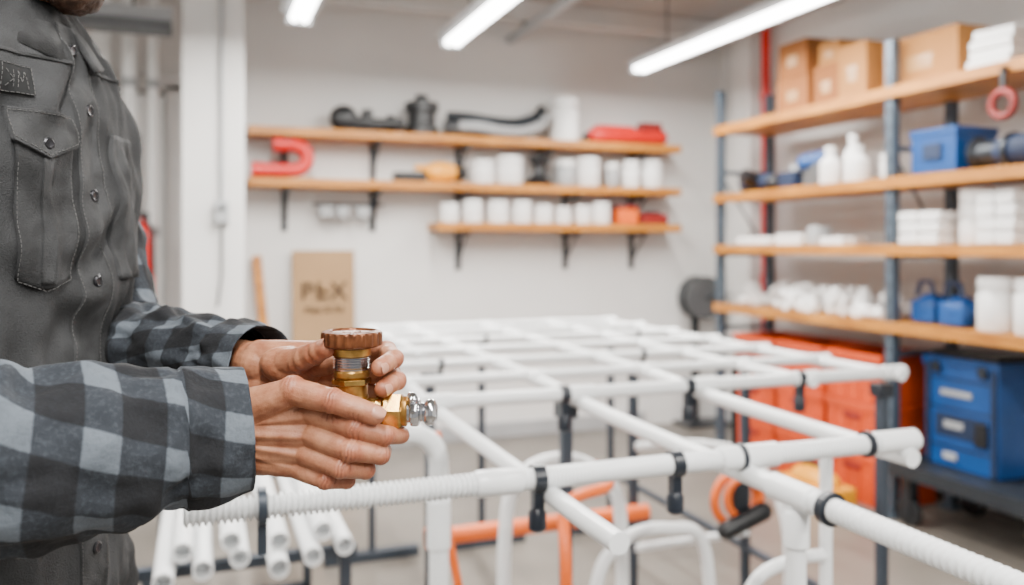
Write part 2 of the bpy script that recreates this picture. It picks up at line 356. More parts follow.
for i in range(4): b.box((3.15+.01*(i%2),2.56,Z1+.02+.04*i),(.26,.20-.01*i,.036),'white',.05*i)
b.build('stacked_catalogues',bevel=.003)
def bottle(x,y,z,r,h,k='white',name='spray_bottle'):
    b=MB(); b.lathe([(r*.9,0),(r,.01),(r,h*.6),(r*.4,h*.78),(r*.4,h*.85)],k,(x,y,z)); b.lathe([(r*.5,h*.85),(r*.5,h),(r*.3,h*1.01)],'white',(x,y,z)); b.build(name)
b=MB(); b.capsule((3.12,4.30,Z2+.06),(3.12,4.08,Z2+.06),.055,.05,'dblue'); b.cyl((3.12,4.18,Z2+.06),(3.0,4.18,Z2+.10),.045,'black'); b.ball((3.12,4.05,Z2+.05),.05,'black'); b.build('angle_grinder')
b=MB(); b.box((3.14,3.88,Z2+.05),(.16,.13,.10),'dblue'); b.cyl((3.14,3.88,Z2+.10),(3.14,3.88,Z2+.14),.04,'lgrey'); b.build('water_pump',bevel=.01)
b=MB(); b.capsule((3.10,3.76,Z2+.14),(3.16,3.66,Z2+.155),.045,.05,'blue'); b.box((3.15,3.70,Z2+.065),(.12,.14,.13),'grey'); b.build('blue_power_tool',bevel=.006)
bottle(3.08,3.54,Z2,.055,.20); bottle(3.10,3.40,Z2,.045,.25); bottle(3.05,3.31,Z2,.05,.18); jar(3.15,3.20,Z2,.05,.13)
b=MB(); b.box((3.14,2.83,Z2+.09),(.24,.24,.17),'blue'); b.box((3.14,2.83,Z2+.185),(.25,.25,.03),'blue'); b.box((3.14,2.83,Z2+.006),(.26,.26,.012),'black')
b.box((3.012,2.83,Z2+.10),(.005,.10,.07),'dblue'); b.build('blue_tool_case',bevel=.006)
b=MB(); b.lathe([(.07,0),(.075,.01),(.05,.03),(.05,.14),(.075,.16),(.075,.18)],'dsteel',(3.10,2.67,Z2+.075),(0,-1,0)); b.capsule((3.10,2.53,Z2+.075),(3.10,2.38,Z2+.075),.06,.07,'dblue'); b.build('electric_motor')
b=MB(); b.tube([(2.94,2.42+.05*cos(a),Z2+.24+.05*sin(a)) for a in [j*pi/12 for j in range(24)]],.014,'dred',10,True); b.box((2.94,2.42,Z2+.33),(.01,.02,.09),'black'); b.cyl((2.935,2.42,Z2+.37),(2.960,2.42,Z2+.38),.012,'black'); b.build('red_hose_ring')
def blocks(name,x,y,z,w,n,h):
    b=MB()
    for i in range(n):
        for j in range(2): b.box((x,y+(j-.5)*w*.52,z+h*(i+.5)),(.2,w*.48,h*.9),'white',.03*((i+j)%3))
    b.build(name,bevel=.006)
blocks('white_fitting_boxes',3.10,4.10,Z3,.30,1,.05); b=MB(); b.box((3.08,3.80,Z3+.03),(.14,.2,.06),'white'); b.box((3.06,3.6,Z3+.05),(.1,.08,.10),'lgrey'); b.box((3.08,3.45,Z3+.02),(.16,.16,.04),'white'); b.build('spare_parts_trays',bevel=.006)
blocks('white_fitting_boxes',3.10,2.90,Z3,.22,3,.05)
jar(3.12,2.69,Z3,.07,.24); blocks('white_fitting_boxes',3.10,2.51,Z3,.17,4,.055); jar(3.10,2.33,Z3,.065,.2)
jar(3.2,3.2,Z3,.04,.09)
def heap(name,y0,y1,z,n):
    b=MB()
    for i in range(n):
        x=random.uniform(3.02,3.26); y=random.uniform(y0,y1); r=random.uniform(.022,.038); a=random.uniform(0,pi); lv=random.choice((0,0,1))
        zz=z+r+lv*.055; dv=Vector((cos(a),sin(a),0))
        c=Vector((x,y,zz)); L=random.uniform(.04,.07)
        b.lathe([(r,0),(r,L*.35),(r*.8,L*.4),(r*.8,L*1.1),(r,L*1.15),(r,L*1.5)],'white',c-dv*L*.75,dv,14)
        b.cyl(c,c+Vector((0,0,r*1.5)),r*.8,'white',14)
    b.build(name)
heap('white_pipe_fittings',3.15,4.30,Z4,60)
def bag(x,y,z):
    b=MB(); b.ball((x,y,z+.068),(.07,.08,.068),'blue'); b.box((x,y,z+.055),(.13,.13,.10),'blue'); b.tube([(x-.04,y-.05,z+.12),(x-.04,y-.03,z+.19),(x-.04,y+.03,z+.19),(x-.04,y+.05,z+.12)],.01,'dblue'); b.build('blue_tool_bag',bevel=.012)
bag(3.12,2.925,Z4); bag(3.10,2.755,Z4)
jar(3.09,2.57,Z4,.075,.22); jar(3.08,2.39,Z4,.075,.22); jar(3.28,2.5,Z4,.07,.20)
def crate(x,y,z,dx,dy,dz,k='crate'):
    b=MB(); t=.012
    b.box((x,y,z+t/2),(dx*.92,dy*.92,t),k)
    for s in(-1,1):
        b.box((x+s*(dx/2-t),y,z+dz/2),(t,dy*.95,dz),k); b.box((x,y+s*(dy/2-t),z+dz/2),(dx*.95,t,dz),k)
        b.box((x+s*(dx/2-t/2),y,z+dz-.015),(t*1.8,dy,.03),k); b.box((x,y+s*(dy/2-t/2),z+dz-.015),(dx,t*1.8,.03),k)
    for i in range(4): b.box((x-dx/2+.004,y-dy*.36+i*dy*.24,z+dz*.45),(.01,.012,dz*.8),k)
    b.box((x-dx/2+.003,y,z+dz*.72),(.012,dy*.3,.03),'dred')
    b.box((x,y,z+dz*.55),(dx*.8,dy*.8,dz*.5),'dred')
    b.build('storage_crate',bevel=.003)
for j,y in enumerate((3.30,3.70,4.10)):
    for i in range(3): crate(3.18,y,.0+i*.245,.36,.37,.24)
b=MB(); b.box((2.78,3.30,.06),(.18,.36,.12),'yellow'); b.ball((2.78,3.30,.13),(.08,.15,.06),'yellow'); b.box((2.78,3.30,.20),(.03,.16,.02),'black'); b.cyl((2.78,3.22,.15),(2.78,3.22,.20),.01,'black'); b.cyl((2.78,3.38,.15),(2.78,3.38,.20),.01,'black'); b.build('yellow_tool_box',bevel=.01)
P=empty('equipment_cart')
b=MB(); dz=.055; b.box((3.17,2.60,.195+dz),(.50,.80,.03),'dsteel')
for s in(-1,1): b.box((3.17+s*.25,2.60,.20+dz),(.02,.82,.06),'dsteel'); b.box((3.17,2.60+s*.40,.20+dz),(.5,.02,.06),'dsteel')
for x in(2.98,3.36):
    for y in(2.28,2.92):
        b.lathe([(.05,-.018),(.062,-.012),(.062,.012),(.05,.018)],'black',(x,y,.062),(1,0,0)); b.box((x,y,.18),(.05,.05,.10),'dsteel'); b.box((x+.025,y,.10),(.004,.05,.11),'dsteel'); b.box((x-.025,y,.10),(.004,.05,.11),'dsteel')
b.build('deck',P)
P=empty('blue_equipment_case')
b=MB(); X=3.26;Y=2.775;w=.38
b.box((X,Y,.495),(.28,w,.45),'blue'); b.box((X,Y,.735),(.30,w+.02,.04),'blue'); b.box((X,Y,.767),(.24,w-.04,.03),'black')
for z in (.36,.53,.66): b.box((X-.1415,Y,z),(.004,w-.03,.008),'black')
b.box((X-.142,Y,.455),(.01,.26,.10),'dblue')
for y in(Y-w/2+.02,Y+w/2-.02): b.box((X-.142,y,.50),(.02,.025,.45),'dblue')
for y in(Y-.12,Y+.12): b.box((X-.15,y,.71),(.02,.04,.05),'dsteel')
b.box((X-.145,Y+.02,.60),(.008,.16,.025),'lgrey'); b.box((X-.148,Y+.03,.46),(.008,.10,.03),'lgrey'); b.box((X-.145,Y-.11,.44),(.02,.06,.10),'black'); b.box((X-.148,Y+.05,.32),(.008,.07,.03),'lgrey')
b.build('body',P,bevel=.006)
# ---------------------------------------------------------------- pipe grid table
G=empty('pipe_grid_table')
ZP=.92; R1=.0155; R2=.0128; ZL=ZP-.022
def corr(b,p0,p1,r,k,pitch=.0075,n=18,dep=.80):
    p0=Vector(p0);p1=Vector(p1);L=(p1-p0).length;N=int(L/pitch); prof=[(r*.9,0)]
    for i in range(N):
        z=i*pitch; prof+=[(r*dep,z+pitch*.10),(r*1.05,z+pitch*.36),(r*1.05,z+pitch*.64),(r*dep,z+pitch*.90)]
    prof.append((r*.9,L)); b.lathe(prof,k,p0,p1-p0,n)
b=MB()
YA=1.11
corr(b,(-.02,YA,ZP),(.365,YA,ZP),R1,'pipe',dep=.76)
corr(b,(.42,YA,ZP),(.76,YA,ZP),R1*.97,'pipe',.006,dep=.93); corr(b,(.85,YA,ZP),(1.06,YA,ZP),R1*.97,'pipe',.006,dep=.93)
b.lathe([(R1,0),(R1*1.2,.004),(R1*1.2,.065),(R1,.07)],'pipe',(.355,YA,ZP),(1,0,0))
for x0,x1 in ((.75,.86),(1.055,1.145)): b.lathe([(R1,0),(R1*1.22,.003),(R1*1.22,x1-x0-.003),(R1,x1-x0)],'pipe',(x0,YA,ZP),(1,0,0))
rows=[1.72,2.00,2.28,2.56,2.84,3.10,3.36]; cols=[.47,.64,.80,1.12,1.42,1.70]
starts={.47:.90,.64:2.53,.80:1.14,1.12:1.09,1.42:1.69,1.70:1.69}
ends={.47:2.60}
for i,y in enumerate(rows):
    r=R1 if i==0 else R2
    b.cyl(((.605 if i>3 else .43) if i else .33,y,ZP),(1.73,y,ZP),r,'pipe',20)
    for x in cols:
        if starts[x]<=y<=ends.get(x,9): b.lathe([(r,0),(r*1.22,.003),(r*1.22,.067),(r,.07)],'pipe',(x-.035,y,ZP),(1,0,0),18)
for x in cols:
    r=R1 if x in(.80,1.12) else R2*1.08
    e=ends.get(x,3.40); zl=ZL-.004
    if x in (.47,.80,1.12):
        b.tube(crom([(x,starts[x],zl),(x,starts[x]+.25,zl),(x,1.72,zl+.006),(x,2.1,ZP-.006),(x,e,ZP-.006)],8),r,'pipe',20)
    else: b.cyl((x,starts[x],ZP-.006),(x,e,ZP-.006),r,'pipe',20)
    for y in rows[1:]:
        if starts[x]<=y<=e: b.lathe([(r,0),(r*1.22,.003),(r*1.22,.077),(r,.08)],'pipe',(x,y-.04,ZP-.006),(0,1,0),18)
corr(b,(.80,.30,ZL-.004),(.80,.96,ZL-.004),R1,'pipe',.011,dep=.72)
b.cyl((.80,.94,ZL-.004),(.80,1.16,ZL-.004),R1,'pipe',20)
b.lathe([(R1,0),(R1*1.25,.004),(R1*1.25,.09),(R1,.094)],'pipe',(.80,.95,ZL-.004),(0,1,0))
def elbow_leg(x0,x1,y,r):
    pts=[(x0,y,ZL)]+[(x1-.06+.06*sin(a),y,ZL-.06+.06*cos(a)) for a in [i*pi/2/7 for i in range(8)]]+[(x1,y,0.0)]
    b.tube(pts,r,'pipe',20)
    b.cyl((x1,y,ZL-.22),(x1,y,ZL-.13),r*1.2,'pipe',20)
elbow_leg(.30,.425,1.55,.019)
b.cyl((.80,.99,0),(.80,.99,ZL),.0145,'pipe',20); b.lathe([(.0155,0),(.019,.004),(.019,.05),(.0155,.055)],'pipe',(.80,.99,ZL-.08)); b.lathe([(.0155,0),(.021,.004),(.021,.07),(.0155,.075)],'pipe',(.80,.99,.60))
b.cyl((1.12,1.30,0),(1.12,1.30,ZL),.012,'pipe',20)
def bend(pts,r,k='pipe'): b.tube(crom(pts,8),r,k,14)
bend([(.82,.99,.64),(.95,1.02,.66),(1.02,1.1,.60),(1.03,1.12,.35),(1.03,1.12,0)],.013)
bend([(.9,1.3,0),(.9,1.3,.45),(.95,1.3,.62),(1.04,1.3,.66),(1.12,1.3,.66)],.012)
bend([(1.12,1.3,.5),(1.3,1.34,.5),(1.4,1.38,.42),(1.42,1.4,0)],.012)
bend([(.72,2.0,0),(.72,2.0,.5),(.76,2.0,.66),(.88,2.0,.70),(1.0,2.0,.64),(1.05,2.0,.5),(1.05,2.0,0)],.018)
bend([(.9,1.85,0),(.9,1.85,.4),(.97,1.85,.52),(1.1,1.85,.54),(1.22,1.86,.46),(1.24,1.86,0)],.016)
bend([(1.28,2.35,.62),(1.5,2.3,.62),(1.62,2.2,.58),(1.66,2.1,.4),(1.66,2.1,0)],.014)
b.cyl((1.28,2.35,.3),(1.70,2.35,.3),.013,'pipe',14)
b.build('pipes',G)
b=MB()
for x,y in ((.64,3.34),(1.10,3.34),(1.70,3.34),(.62,2.36),(1.28,2.36),(1.70,2.36),(.80,1.80),(1.70,1.76)):
    b.box((x,y,(ZL-.02)/2),(.026,.026,ZL-.02),'bluegrey'); b.box((x,y,.02),(.38,.045,.04),'bluegrey'); b.box((x,y,ZL-.03),(.045,.045,.035),'clamp')
b.box((1.17,3.34,.25),(1.06,.022,.022),'bluegrey'); b.box((1.70,2.55,.25),(.022,1.56,.022),'bluegrey')
b.build('steel_legs',G,bevel=.003)
b=MB()
b.cyl((.60,2.325,.42),(1.31,2.325,.42),.024,'orange',18)
b.cyl((.60,2.325,.42),(.66,2.325,.42),.029,'orange',18)
b.tube(crom([(.44,1.62,.88),(.46,1.62,.70),(.50,1.64,.5),(.54,1.68,.2),(.50,1.7,.02)],8),.009,'orange',10)
b.tube(crom([(.72,1.6,.02),(.72,1.6,.3),(.72,1.62,.58),(.76,1.7,.68),(.88,1.74,.70),(.93,1.9,.70)],8),.013,'orange',12)
b.tube(crom([(.50,1.7,.012),(.62,1.9,.012),(.9,2.05,.012),(1.2,1.95,.012),(1.5,2.2,.012)],8),.011,'orange',12)
b.build('orange_hoses',G)
b=MB()
def clamp(x,y,z,r,big=1):
    b.lathe([(r*1.02,-.008*big),(r*1.30,-.008*big),(r*1.30,.008*big),(r*1.02,.008*big)],'clamp',(x,y,z),(1,0,0),20)
    b.box((x,y,z-r-.014*big),(.014*big,.014*big,.024*big),'clamp')
    b.lathe([(.008*big,0),(.012*big,.004),(.012*big,.024*big),(.008*big,.030*big)],'clamp',(x,y,z-r-.054*big),(0,0,1),14)
for x in (.449,.674): clamp(x,YA,ZP,R1,1.1)
for x in (.76,1.08,1.40): clamp(x,1.72,ZP,R1,1.25)
b.lathe([(R1*1.05,-.005),(R1*1.6,-.005),(R1*1.6,.005),(R1*1.05,.005)],'bluegrey',(.073,YA,ZP),(1,0,0),20); b.box((.073,YA,ZP-.038),(.011,.016,.04),'bluegrey')
for x in (.79,1.04): b.lathe([(R1*1.22,-.004),(R1*1.42,-.004),(R1*1.42,.004),(R1*1.22,.004)],'clamp',(x,YA,ZP),(1,0,0),20)
b.lathe([(R1*1.28,-.006),(R1*1.5,-.006),(R1*1.5,.006),(R1*1.28,.006)],'clamp',(.80,.92,ZL-.004),(0,1,0),20)
for x in (.63,1.27): clamp(x,2.28,ZP,R2,.8)
for x in (.95,1.56): clamp(x,2.84,ZP,R2,.8)
b.build('clamps',G)
b=MB(); b.tube([(1.41+.07*cos(a),2.0,.54+.07*sin(a)) for a in [j*pi/14 for j in range(28)]],.013,'orange',10,True); b.tube([(1.42+.055*cos(a),1.975,.55+.055*sin(a)) for a in [j*pi/14 for j in range(28)]],.011,'orange',10,True); b.capsule((1.35,1.96,.47),(1.47,1.96,.51),.025,.027,'black'); b.tube([(1.41,2.0,.61),(1.405,2.0,.75),(1.405,2.0,.908)],.008,'black'); b.box((1.41,1.985,.56),(.045,.03,.11),'dsteel')
o=b.build('hanging_hose_coil',G)
P=empty('pipe_stand')
b=MB()
for x in (-.12,.36):
    for y in (2.25,3.1): b.box((x,y,.215),(.03,.03,.43),'bluegrey')
for y in (2.25,3.1): b.box((.12,y,.445),(.54,.03,.03),'bluegrey'); b.box((.12,y,.03),(.5,.03,.03),'bluegrey')
b.build('trestle',P,bevel=.003)
b=MB()
def opipe(p0,p1,r):
    p0=Vector(p0);p1=Vector(p1);L=(p1-p0).length
    b.lathe([(r*.78,.05),(r*.78,0),(r,0),(r,.002),(r,L)],'pipe',p0,p1-p0,20)
for i in range(6): opipe((-.08+i*.085,2.06+.05*(i%3),.462+.024),(-.08+i*.085,3.35,.462+.024),.024)
for i in range(4): opipe((-.04+i*.11,2.12+.04*(i%2),.462+.068),(-.04+i*.11,3.3,.462+.068),.024)
b.build('white_pipes',P)
b=MB()
b.tube(crom([(.05,1.75,.012),(.35,1.7,.012),(.7,1.5,.012),(1.1,1.5,.012),(1.3,1.8,.012),(1.0,2.1,.012),(.5,2.6,.012)],10),.011,'pipe',10); b.build('floor_tubing')

# ================================================================ WORKER
MAN=empty('man')
CX,CD=-.563,.86
F=Vector((.985,-.174)); RT=Vector((-.174,-.985))
def PL(f,r,z): return W(CX+F.x*f+RT.x*r, CD+F.y*f+RT.y*r, z)
prof=[(.78,.146,.190,0),(.90,.144,.188,0),(1.02,.140,.182,0),(1.12,.140,.180,0),(1.22,.143,.190,.003),(1.32,.142,.198,.004),(1.39,.128,.196,.008),(1.43,.113,.180,.014),(1.465,.092,.135,.022),(1.49,.078,.090,.028)]
def pz(z):
    z=min(max(z,prof[0][0]),prof[-1][0])
    for i in range(len(prof)-1):
        if z<=prof[i+1][0]:
            t=(z-prof[i][0])/(prof[i+1][0]-prof[i][0]); t2=t*t*(3-2*t)*.5+t*.5
            return [prof[i][k]+(prof[i+1][k]-prof[i][k])*t2 for k in (1,2,3)]
    return prof[-1][1:]
def TS(th,z,off=0):
    a,b_,sh=pz(z)
    c,s=cos(th),sin(th)
    p=Vector((c*5,s*5,z*9)); n=noise.noise(p)*.008+noise.noise(p*2.3+Vector((3,1,7)))*.005
    n+=.007*sin(z*75+3*sin(th*2)+noise.noise(p)*4)*max(0,noise.noise(p*.7+Vector((9,0,0)))+.28)
    n+=.0012*noise.noise(Vector((c*30,s*30,z*60)))
    n*= 1 if z<1.45 else .4
    e=.88
    cc=math.copysign(abs(c)**e,c); ss=math.copysign(abs(s)**e,s)
    if ss<0: b_=b_*.86
    return PL(sh+(a+n+off)*cc,(b_+n+off)*ss,z)
def grid(pts,nu,nv,k,name,par,closeu=False,solid=0,uv=None,smooth=180):
    fs=[]
    for j in range(nv-1):
        for i in range(nu if closeu else nu-1):
            i2=(i+1)%nu; fs.append((j*nu+i,j*nu+i2,(j+1)*nu+i2,(j+1)*nu+i))
    me=bpy.data.meshes.new(name); me.from_pydata([tuple(p) for p in pts],[],fs); me.materials.append(M[k])
    me.polygons.foreach_set('use_smooth',[True]*len(fs)); me.update()
    if uv:
        l=me.uv_layers.new(name='UVMap')
        for pi_,poly in enumerate(me.polygons):
            for li in poly.loop_indices:
                vi=me.loops[li].vertex_index; u,v=uv[vi]
                if closeu and (pi_%nu)==nu-1 and (vi%nu)==0: u=uv[vi-vi%nu+nu-1][0]+ (uv[vi-vi%nu+1][0]-uv[vi-vi%nu][0])
                l.data[li].uv=(u,v)
    o=bpy.data.objects.new(name,me); SC.collection.objects.link(o); o.parent=par
    if solid:
        m=o.modifiers.new('s','SOLIDIFY'); m.thickness=solid; m.offset=0
    return o
nu,nv=180,150
pts=[TS(2*pi*i/nu,.78+(1.49-.78)*j/(nv-1)) for j in range(nv) for i in range(nu)]
o=grid(pts,nu,nv,'denim','jacket',MAN,True,.004)
def tpatch(name,fn,k,off,nu=28,nv=28,th=.0):
    pts=[]
    for j in range(nv):
        for i in range(nu):
            s=i/(nu-1);t=j/(nv-1)
            edge=(i in(0,nu-1)) or (j in(0,nv-1))
            s2=min(max(s,1/(nu-1)),1-1/(nu-1)) ; t2=min(max(t,1/(nv-1)),1-1/(nv-1))
            a,z=fn(s2,t2); pts.append(TS(a,z,-.002 if edge else off))
    return grid(pts,nu,nv,k,name,MAN)
D=radians
def lin(a,b,t): return a+(b-a)*t
tpatch('placket',lambda s,t:(D(lin(-7,4,s)),lin(.785,1.475,t)),'denim2',.0045,14,160)
P0,P1=5.5,24
tpatch('chest_pocket',lambda s,t:(D(lin(P0,P1,s)),lin(1.205+.012*abs(2*s-1)**2,1.352,t)),'denim2',.006)
tpatch('pocket_flap',lambda s,t:(D(lin(P0-.8,P1+.8,s)),lin(1.328+.016*abs(2*s-1),1.376,t)),'denim2',.0105)
tpatch('pocket_pleat',lambda s,t:(D(lin(13,16.5,s)),lin(1.21,1.335,t)),'denim2',.0085)
tpatch('name_patch',lambda s,t:(D(lin(15.5,26,s)),lin(1.386,1.416,t)),'patch',.005)
tpatch('yoke_seam',lambda s,t:(D(lin(-60,100,s)),lin(1.425,1.431,t)),'denim2',.004,90,6)
tpatch('hem_band',lambda s,t:(D(lin(-178,178,s)),lin(.785,.83,t)),'denim2',.005,120,8)
tpatch('pocket_far_side',lambda s,t:(D(lin(-32,-11,s)),lin(1.21,1.372,t)),'denim2',.006)
b=MB()
def stitch(path,off):
    n=len(path)
    for i in range(n-1):
        (a0,z0),(a1,z1)=path[i],path[i+1]
        L=int(max(2,(TS(a0,z0)-TS(a1,z1)).length/.0042))
        for j in range(L):
            t0=(j+.15)/L;t1=(j+.8)/L
            b.tube([TS(lin(a0,a1,t0),lin(z0,z1,t0),off),TS(lin(a0,a1,(t0+t1)/2),lin(z0,z1,(t0+t1)/2),off+.0004),TS(lin(a0,a1,t1),lin(z0,z1,t1),off)],.00036,'thread',5)
pm=(P0+P1)/2
stitch([(D(P0+1),1.325),(D(P0+1),1.218),(D(pm),1.208),(D(P1-1),1.218),(D(P1-1),1.325)],.0063)
stitch([(D(P0),1.372),(D(P0),1.348),(D(pm),1.333),(D(P1),1.348),(D(P1),1.372)],.0108); stitch([(D(P0),1.372),(D(P1),1.372)],.0108)
stitch([(D(3),.9),(D(3),1.46)],.0048); stitch([(D(-6),.9),(D(-6),1.46)],.0048)
stitch([(D(16),1.388),(D(25.4),1.388),(D(25.4),1.414),(D(16),1.414),(D(16),1.388)],.0054)
stitch([(D(17.5),1.392),(D(18.3),1.409),(D(19.4),1.398),(D(20.4),1.409),(D(20.8),1.392)],.0056); stitch([(D(22),1.392),(D(22),1.409)],.0056); stitch([(D(24.3),1.409),(D(22),1.40),(D(24.3),1.392)],.0056)
b.build('stitching',MAN)
b=MB()
for z in (.86,.95,1.04,1.13,1.215,1.30,1.385,1.445):
    c=TS(D(-1),z,.005); n=(TS(D(-1),z,.02)-c).normalized()
    b.lathe([(.0060,0),(.0062,.0015),(.0045,.0026),(.003,.0020),(.001,.0020)],'btn',c,n,18)
c=TS(D(pm),1.344,.0105); n=(TS(D(pm),1.344,.03)-c).normalized(); b.lathe([(.0052,0),(.0054,.0015),(.004,.0026),(.001,.002)],'btn',c,n,18)
b.build('buttons',MAN)
pts=[];nu=60
for j in range(9):
    t=j/8
    for i in range(nu):
        th=D(lin(8,352,i/(nu-1))); fr=max(0,cos(th))**3
        r0=.069
        if t<.4: q=t/.4; r=r0-.002*q; z=1.462+.044*q
        elif t<.55: q=(t-.4)/.15; r=r0-.002+.008*q; z=1.506+.003*q
        else: q=(t-.55)/.45; r=r0+.006+(.020+.018*fr)*q; z=1.509-(.036+.030*fr)*q
        z-=.018*max(0,cos(th)); z+=.012*max(0,-cos(th))
        pts.append(PL(.022+r*1.05*cos(th),r*1.08*sin(th),z))
o=grid(pts,nu,9,'denim2','collar',MAN,False,.004)
def sleeve(name,P,amp,seed,cuff=.05,nseg=20,nu=96,tw=0):
    S=crom(P,nseg); N=len(S); C=[W(*s[:3]) for s in S]
    A=None; frames=[None]*N; arc=[0]*N
    for i in range(N-1,-1,-1):
        T=(C[min(i+1,N-1)]-C[max(i-1,0)]).normalized()
        if A is None: A=Vector((0,0,1))
        A=(A-T*A.dot(T)).normalized(); frames[i]=(T,A.copy(),T.cross(A))
        if i<N-1: arc[i]=arc[i+1]+(C[i+1]-C[i]).length
    pts=[];uv=[]
    for i in range(N):
        T,A,B=frames[i]; rv,rd=S[i][3],S[i][4]; s=arc[i]
        fall=min(1,s/.05)
        for j in range(nu):
            a=2*pi*j/nu; d=A*cos(a)*rv+B*sin(a)*rd
            q=Vector((cos(a)*2+seed,sin(a)*2,s*22)); 
            w=amp*(noise.noise(q)*1.1+noise.noise(q*2.1)*.7)+amp*1.1*sin(s*110+2.2*sin(a+seed)+noise.noise(q)*3)*max(0,noise.noise(q*.5)+.35)
            w*=(.25+.75*fall)
            if s<cuff: w+=.0022
            elif s<cuff+.006: w-=.001
            pts.append(C[i]+d*(1+w/max(rv,.01)))
            off=0 if s<cuff else .018
            uv.append((a*.058*.95+tw*s+off,s+.004*sin(a*2)+off*.6))
    T,A,B=frames[-1]
    for q,(sc,back) in enumerate(((.96,.0005),(.92,.004),(.90,.03))):
        for j in range(nu):
            a=2*pi*j/nu; p=pts[(N-1)*nu+j]-C[-1]
            pts.append(C[-1]+p*sc-T*back); uv.append((a*.055,-.004-back))
    return grid(pts,nu,N+3,'plaid',name,MAN,True,0,uv)
sleeve('near_sleeve',[(-.575,.70,1.40,.070,.066),(-.555,.68,1.30,.066,.064),(-.515,.63,1.18,.066,.066),(-.465,.60,1.11,.072,.066),(-.40,.612,1.094,.074,.064),(-.33,.645,1.092,.066,.056),(-.27,.678,1.094,.056,.047),(-.221,.702,1.097,.049,.040)],.0064,1.3,tw=.35)
sleeve('far_sleeve',[(-.52,.99,1.40,.066,.066),(-.50,.99,1.28,.058,.058),(-.455,.955,1.16,.052,.052),(-.42,.925,1.142,.046,.046),(-.35,.875,1.143,.040,.040),(-.29,.835,1.143,.035,.037),(-.238,.80,1.142,.031,.035)],.0042,5.1,.045,tw=-.3)
def leg(sgn,fo):
    P=[(0+.0,.075,.90,.115,.12),(.0,.09,.80,.10,.105),(.01+fo*.3,.10,.65,.085,.088),(.015+fo*.6,.105,.48,.07,.068),(.0+fo*.8,.11,.30,.066,.062),(-.01+fo,.115,.10,.06,.058)]
    S=crom(P,8); pts=[]; n=36
    for s in S:
        for j in range(n):
            a=2*pi*j/n; w=.004*noise.noise(Vector((cos(a)*2+sgn,sin(a)*2,s[2]*12)))
            pts.append(PL(s[0]+(s[3]+w)*cos(a),sgn*s[1]+(s[4]+w)*sin(a),s[2]))
    grid(pts,n,len(S),'trouser','trouser_leg',MAN,True,.004)
    b=MB(); Rm=Matrix(((F.x*C_+F.y*S_,RT.x*C_+RT.y*S_,0),(-F.x*S_+F.y*C_,-RT.x*S_+RT.y*C_,0),(0,0,1)))
    b.ball(PL(fo+.07,sgn*.12,.05),(.115,.048,.05),'boot',Rm); b.ball(PL(fo-.02,sgn*.117,.07),(.06,.045,.07),'boot',Rm); b.capsule(PL(fo-.015,sgn*.116,.07),PL(fo-.012,sgn*.115,.17),.046,.050,'boot')
    b.box(PL(fo+.04,sgn*.12,.0125),(.25,.09,.025),'black',Rm)
    b.build('boot',MAN,bevel=.004)
leg(1,.02); leg(-1,-.03)
b=MB(); b.ball(PL(0,0,.88),(.14,.14,.13),'trouser'); b.build('trouser_seat',MAN)
def remeshed(b,name,vox,smooth,par,joints=(),tips=(),tendons=(),micro=0):
    me=b.mesh('tmp'); o=bpy.data.objects.new('tmp',me); SC.collection.objects.link(o)
    m=o.modifiers.new('r','REMESH'); m.mode='VOXEL'; m.voxel_size=vox; m.use_smooth_shade=True
    s=o.modifiers.new('s','SMOOTH'); s.factor=.5; s.iterations=smooth
    dg=bpy.context.evaluated_depsgraph_get(); ev=o.evaluated_get(dg)
    new=bpy.data.meshes.new_from_object(ev); bpy.data.objects.remove(o)
    new.name=name
    n=len(new.vertices); tint=[0.0]*n; cr=[0.0]*n
    nor=[v.normal.copy() for v in new.vertices]; co=[v.co.copy() for v in new.vertices]
    disp=[0.0]*n
    for J,T,dor,rad,amp in joints:
        T=T.normalized(); dor=dor.normalized(); side=T.cross(dor)
        for i in range(n):
            d=co[i]-J
            if d.length>rad*2.0: continue
            dd=max(0,nor[i].dot(dor)); sx=d.dot(T); yy=d.dot(side)/rad
            sx+= .0006*sin(yy*5+J.x*900)
            g=0
            for k0,a0 in ((-.0042,.55),(-.0014,1),(.0016,.9),(.0044,.5)):
                g+=a0*exp(-((sx-k0*(1+.35*yy*yy))/.00066)**2)
            disp[i]-=g*.00058*dd*amp; cr[i]=max(cr[i],min(1,g*.55*dd*amp))
            tint[i]=max(tint[i],exp(-(d.length/(rad*1.15))**2)*.9*(.25+.75*dd))
    for J,rad in tips:
        for i in range(n):
            d=(co[i]-J).length
            if d<rad*2: tint[i]=max(tint[i],exp(-(d/rad)**2)*.55)
    for A,B,N,h,w in tendons:
        L=(B-A).length; T=(B-A)/L; N=N.normalized()
        for i in range(n):
            d=co[i]-A; s=d.dot(T)
            if s<-.005 or s>L+.005: continue
            q=d-T*s; lat=(q-N*q.dot(N)).length
            if lat>w*3: continue
            f=max(0,nor[i].dot(N)); e=min(1,max(0,(s+.005)/.015))*min(1,max(0,(L+.005-s)/.02))
            disp[i]+=h*f*e*exp(-(lat/w)**2)
    for i in range(n):
        p=co[i]; w=(noise.noise(p*90)*.00035+noise.noise(p*260)*.0001)*micro
        new.vertices[i].co=p+nor[i]*(disp[i]+w)
    at=new.attributes.new('tint','FLOAT','POINT'); at.data.foreach_set('value',tint)
    at=new.attributes.new('crease','FLOAT','POINT'); at.data.foreach_set('value',cr)
    new.materials.clear(); new.materials.append(M['skin'])
    new.polygons.foreach_set('use_smooth',[True]*len(new.polygons)); new.polygons.foreach_set('material_index',[0]*len(new.polygons))
    ob=bpy.data.objects.new(name,new); SC.collection.objects.link(ob); ob.parent=par
    return ob
RH=Matrix(((C_,S_,0),(-S_,C_,0),(0,0,1)))
def mm(*a): return tuple(x/1000. for x in a)
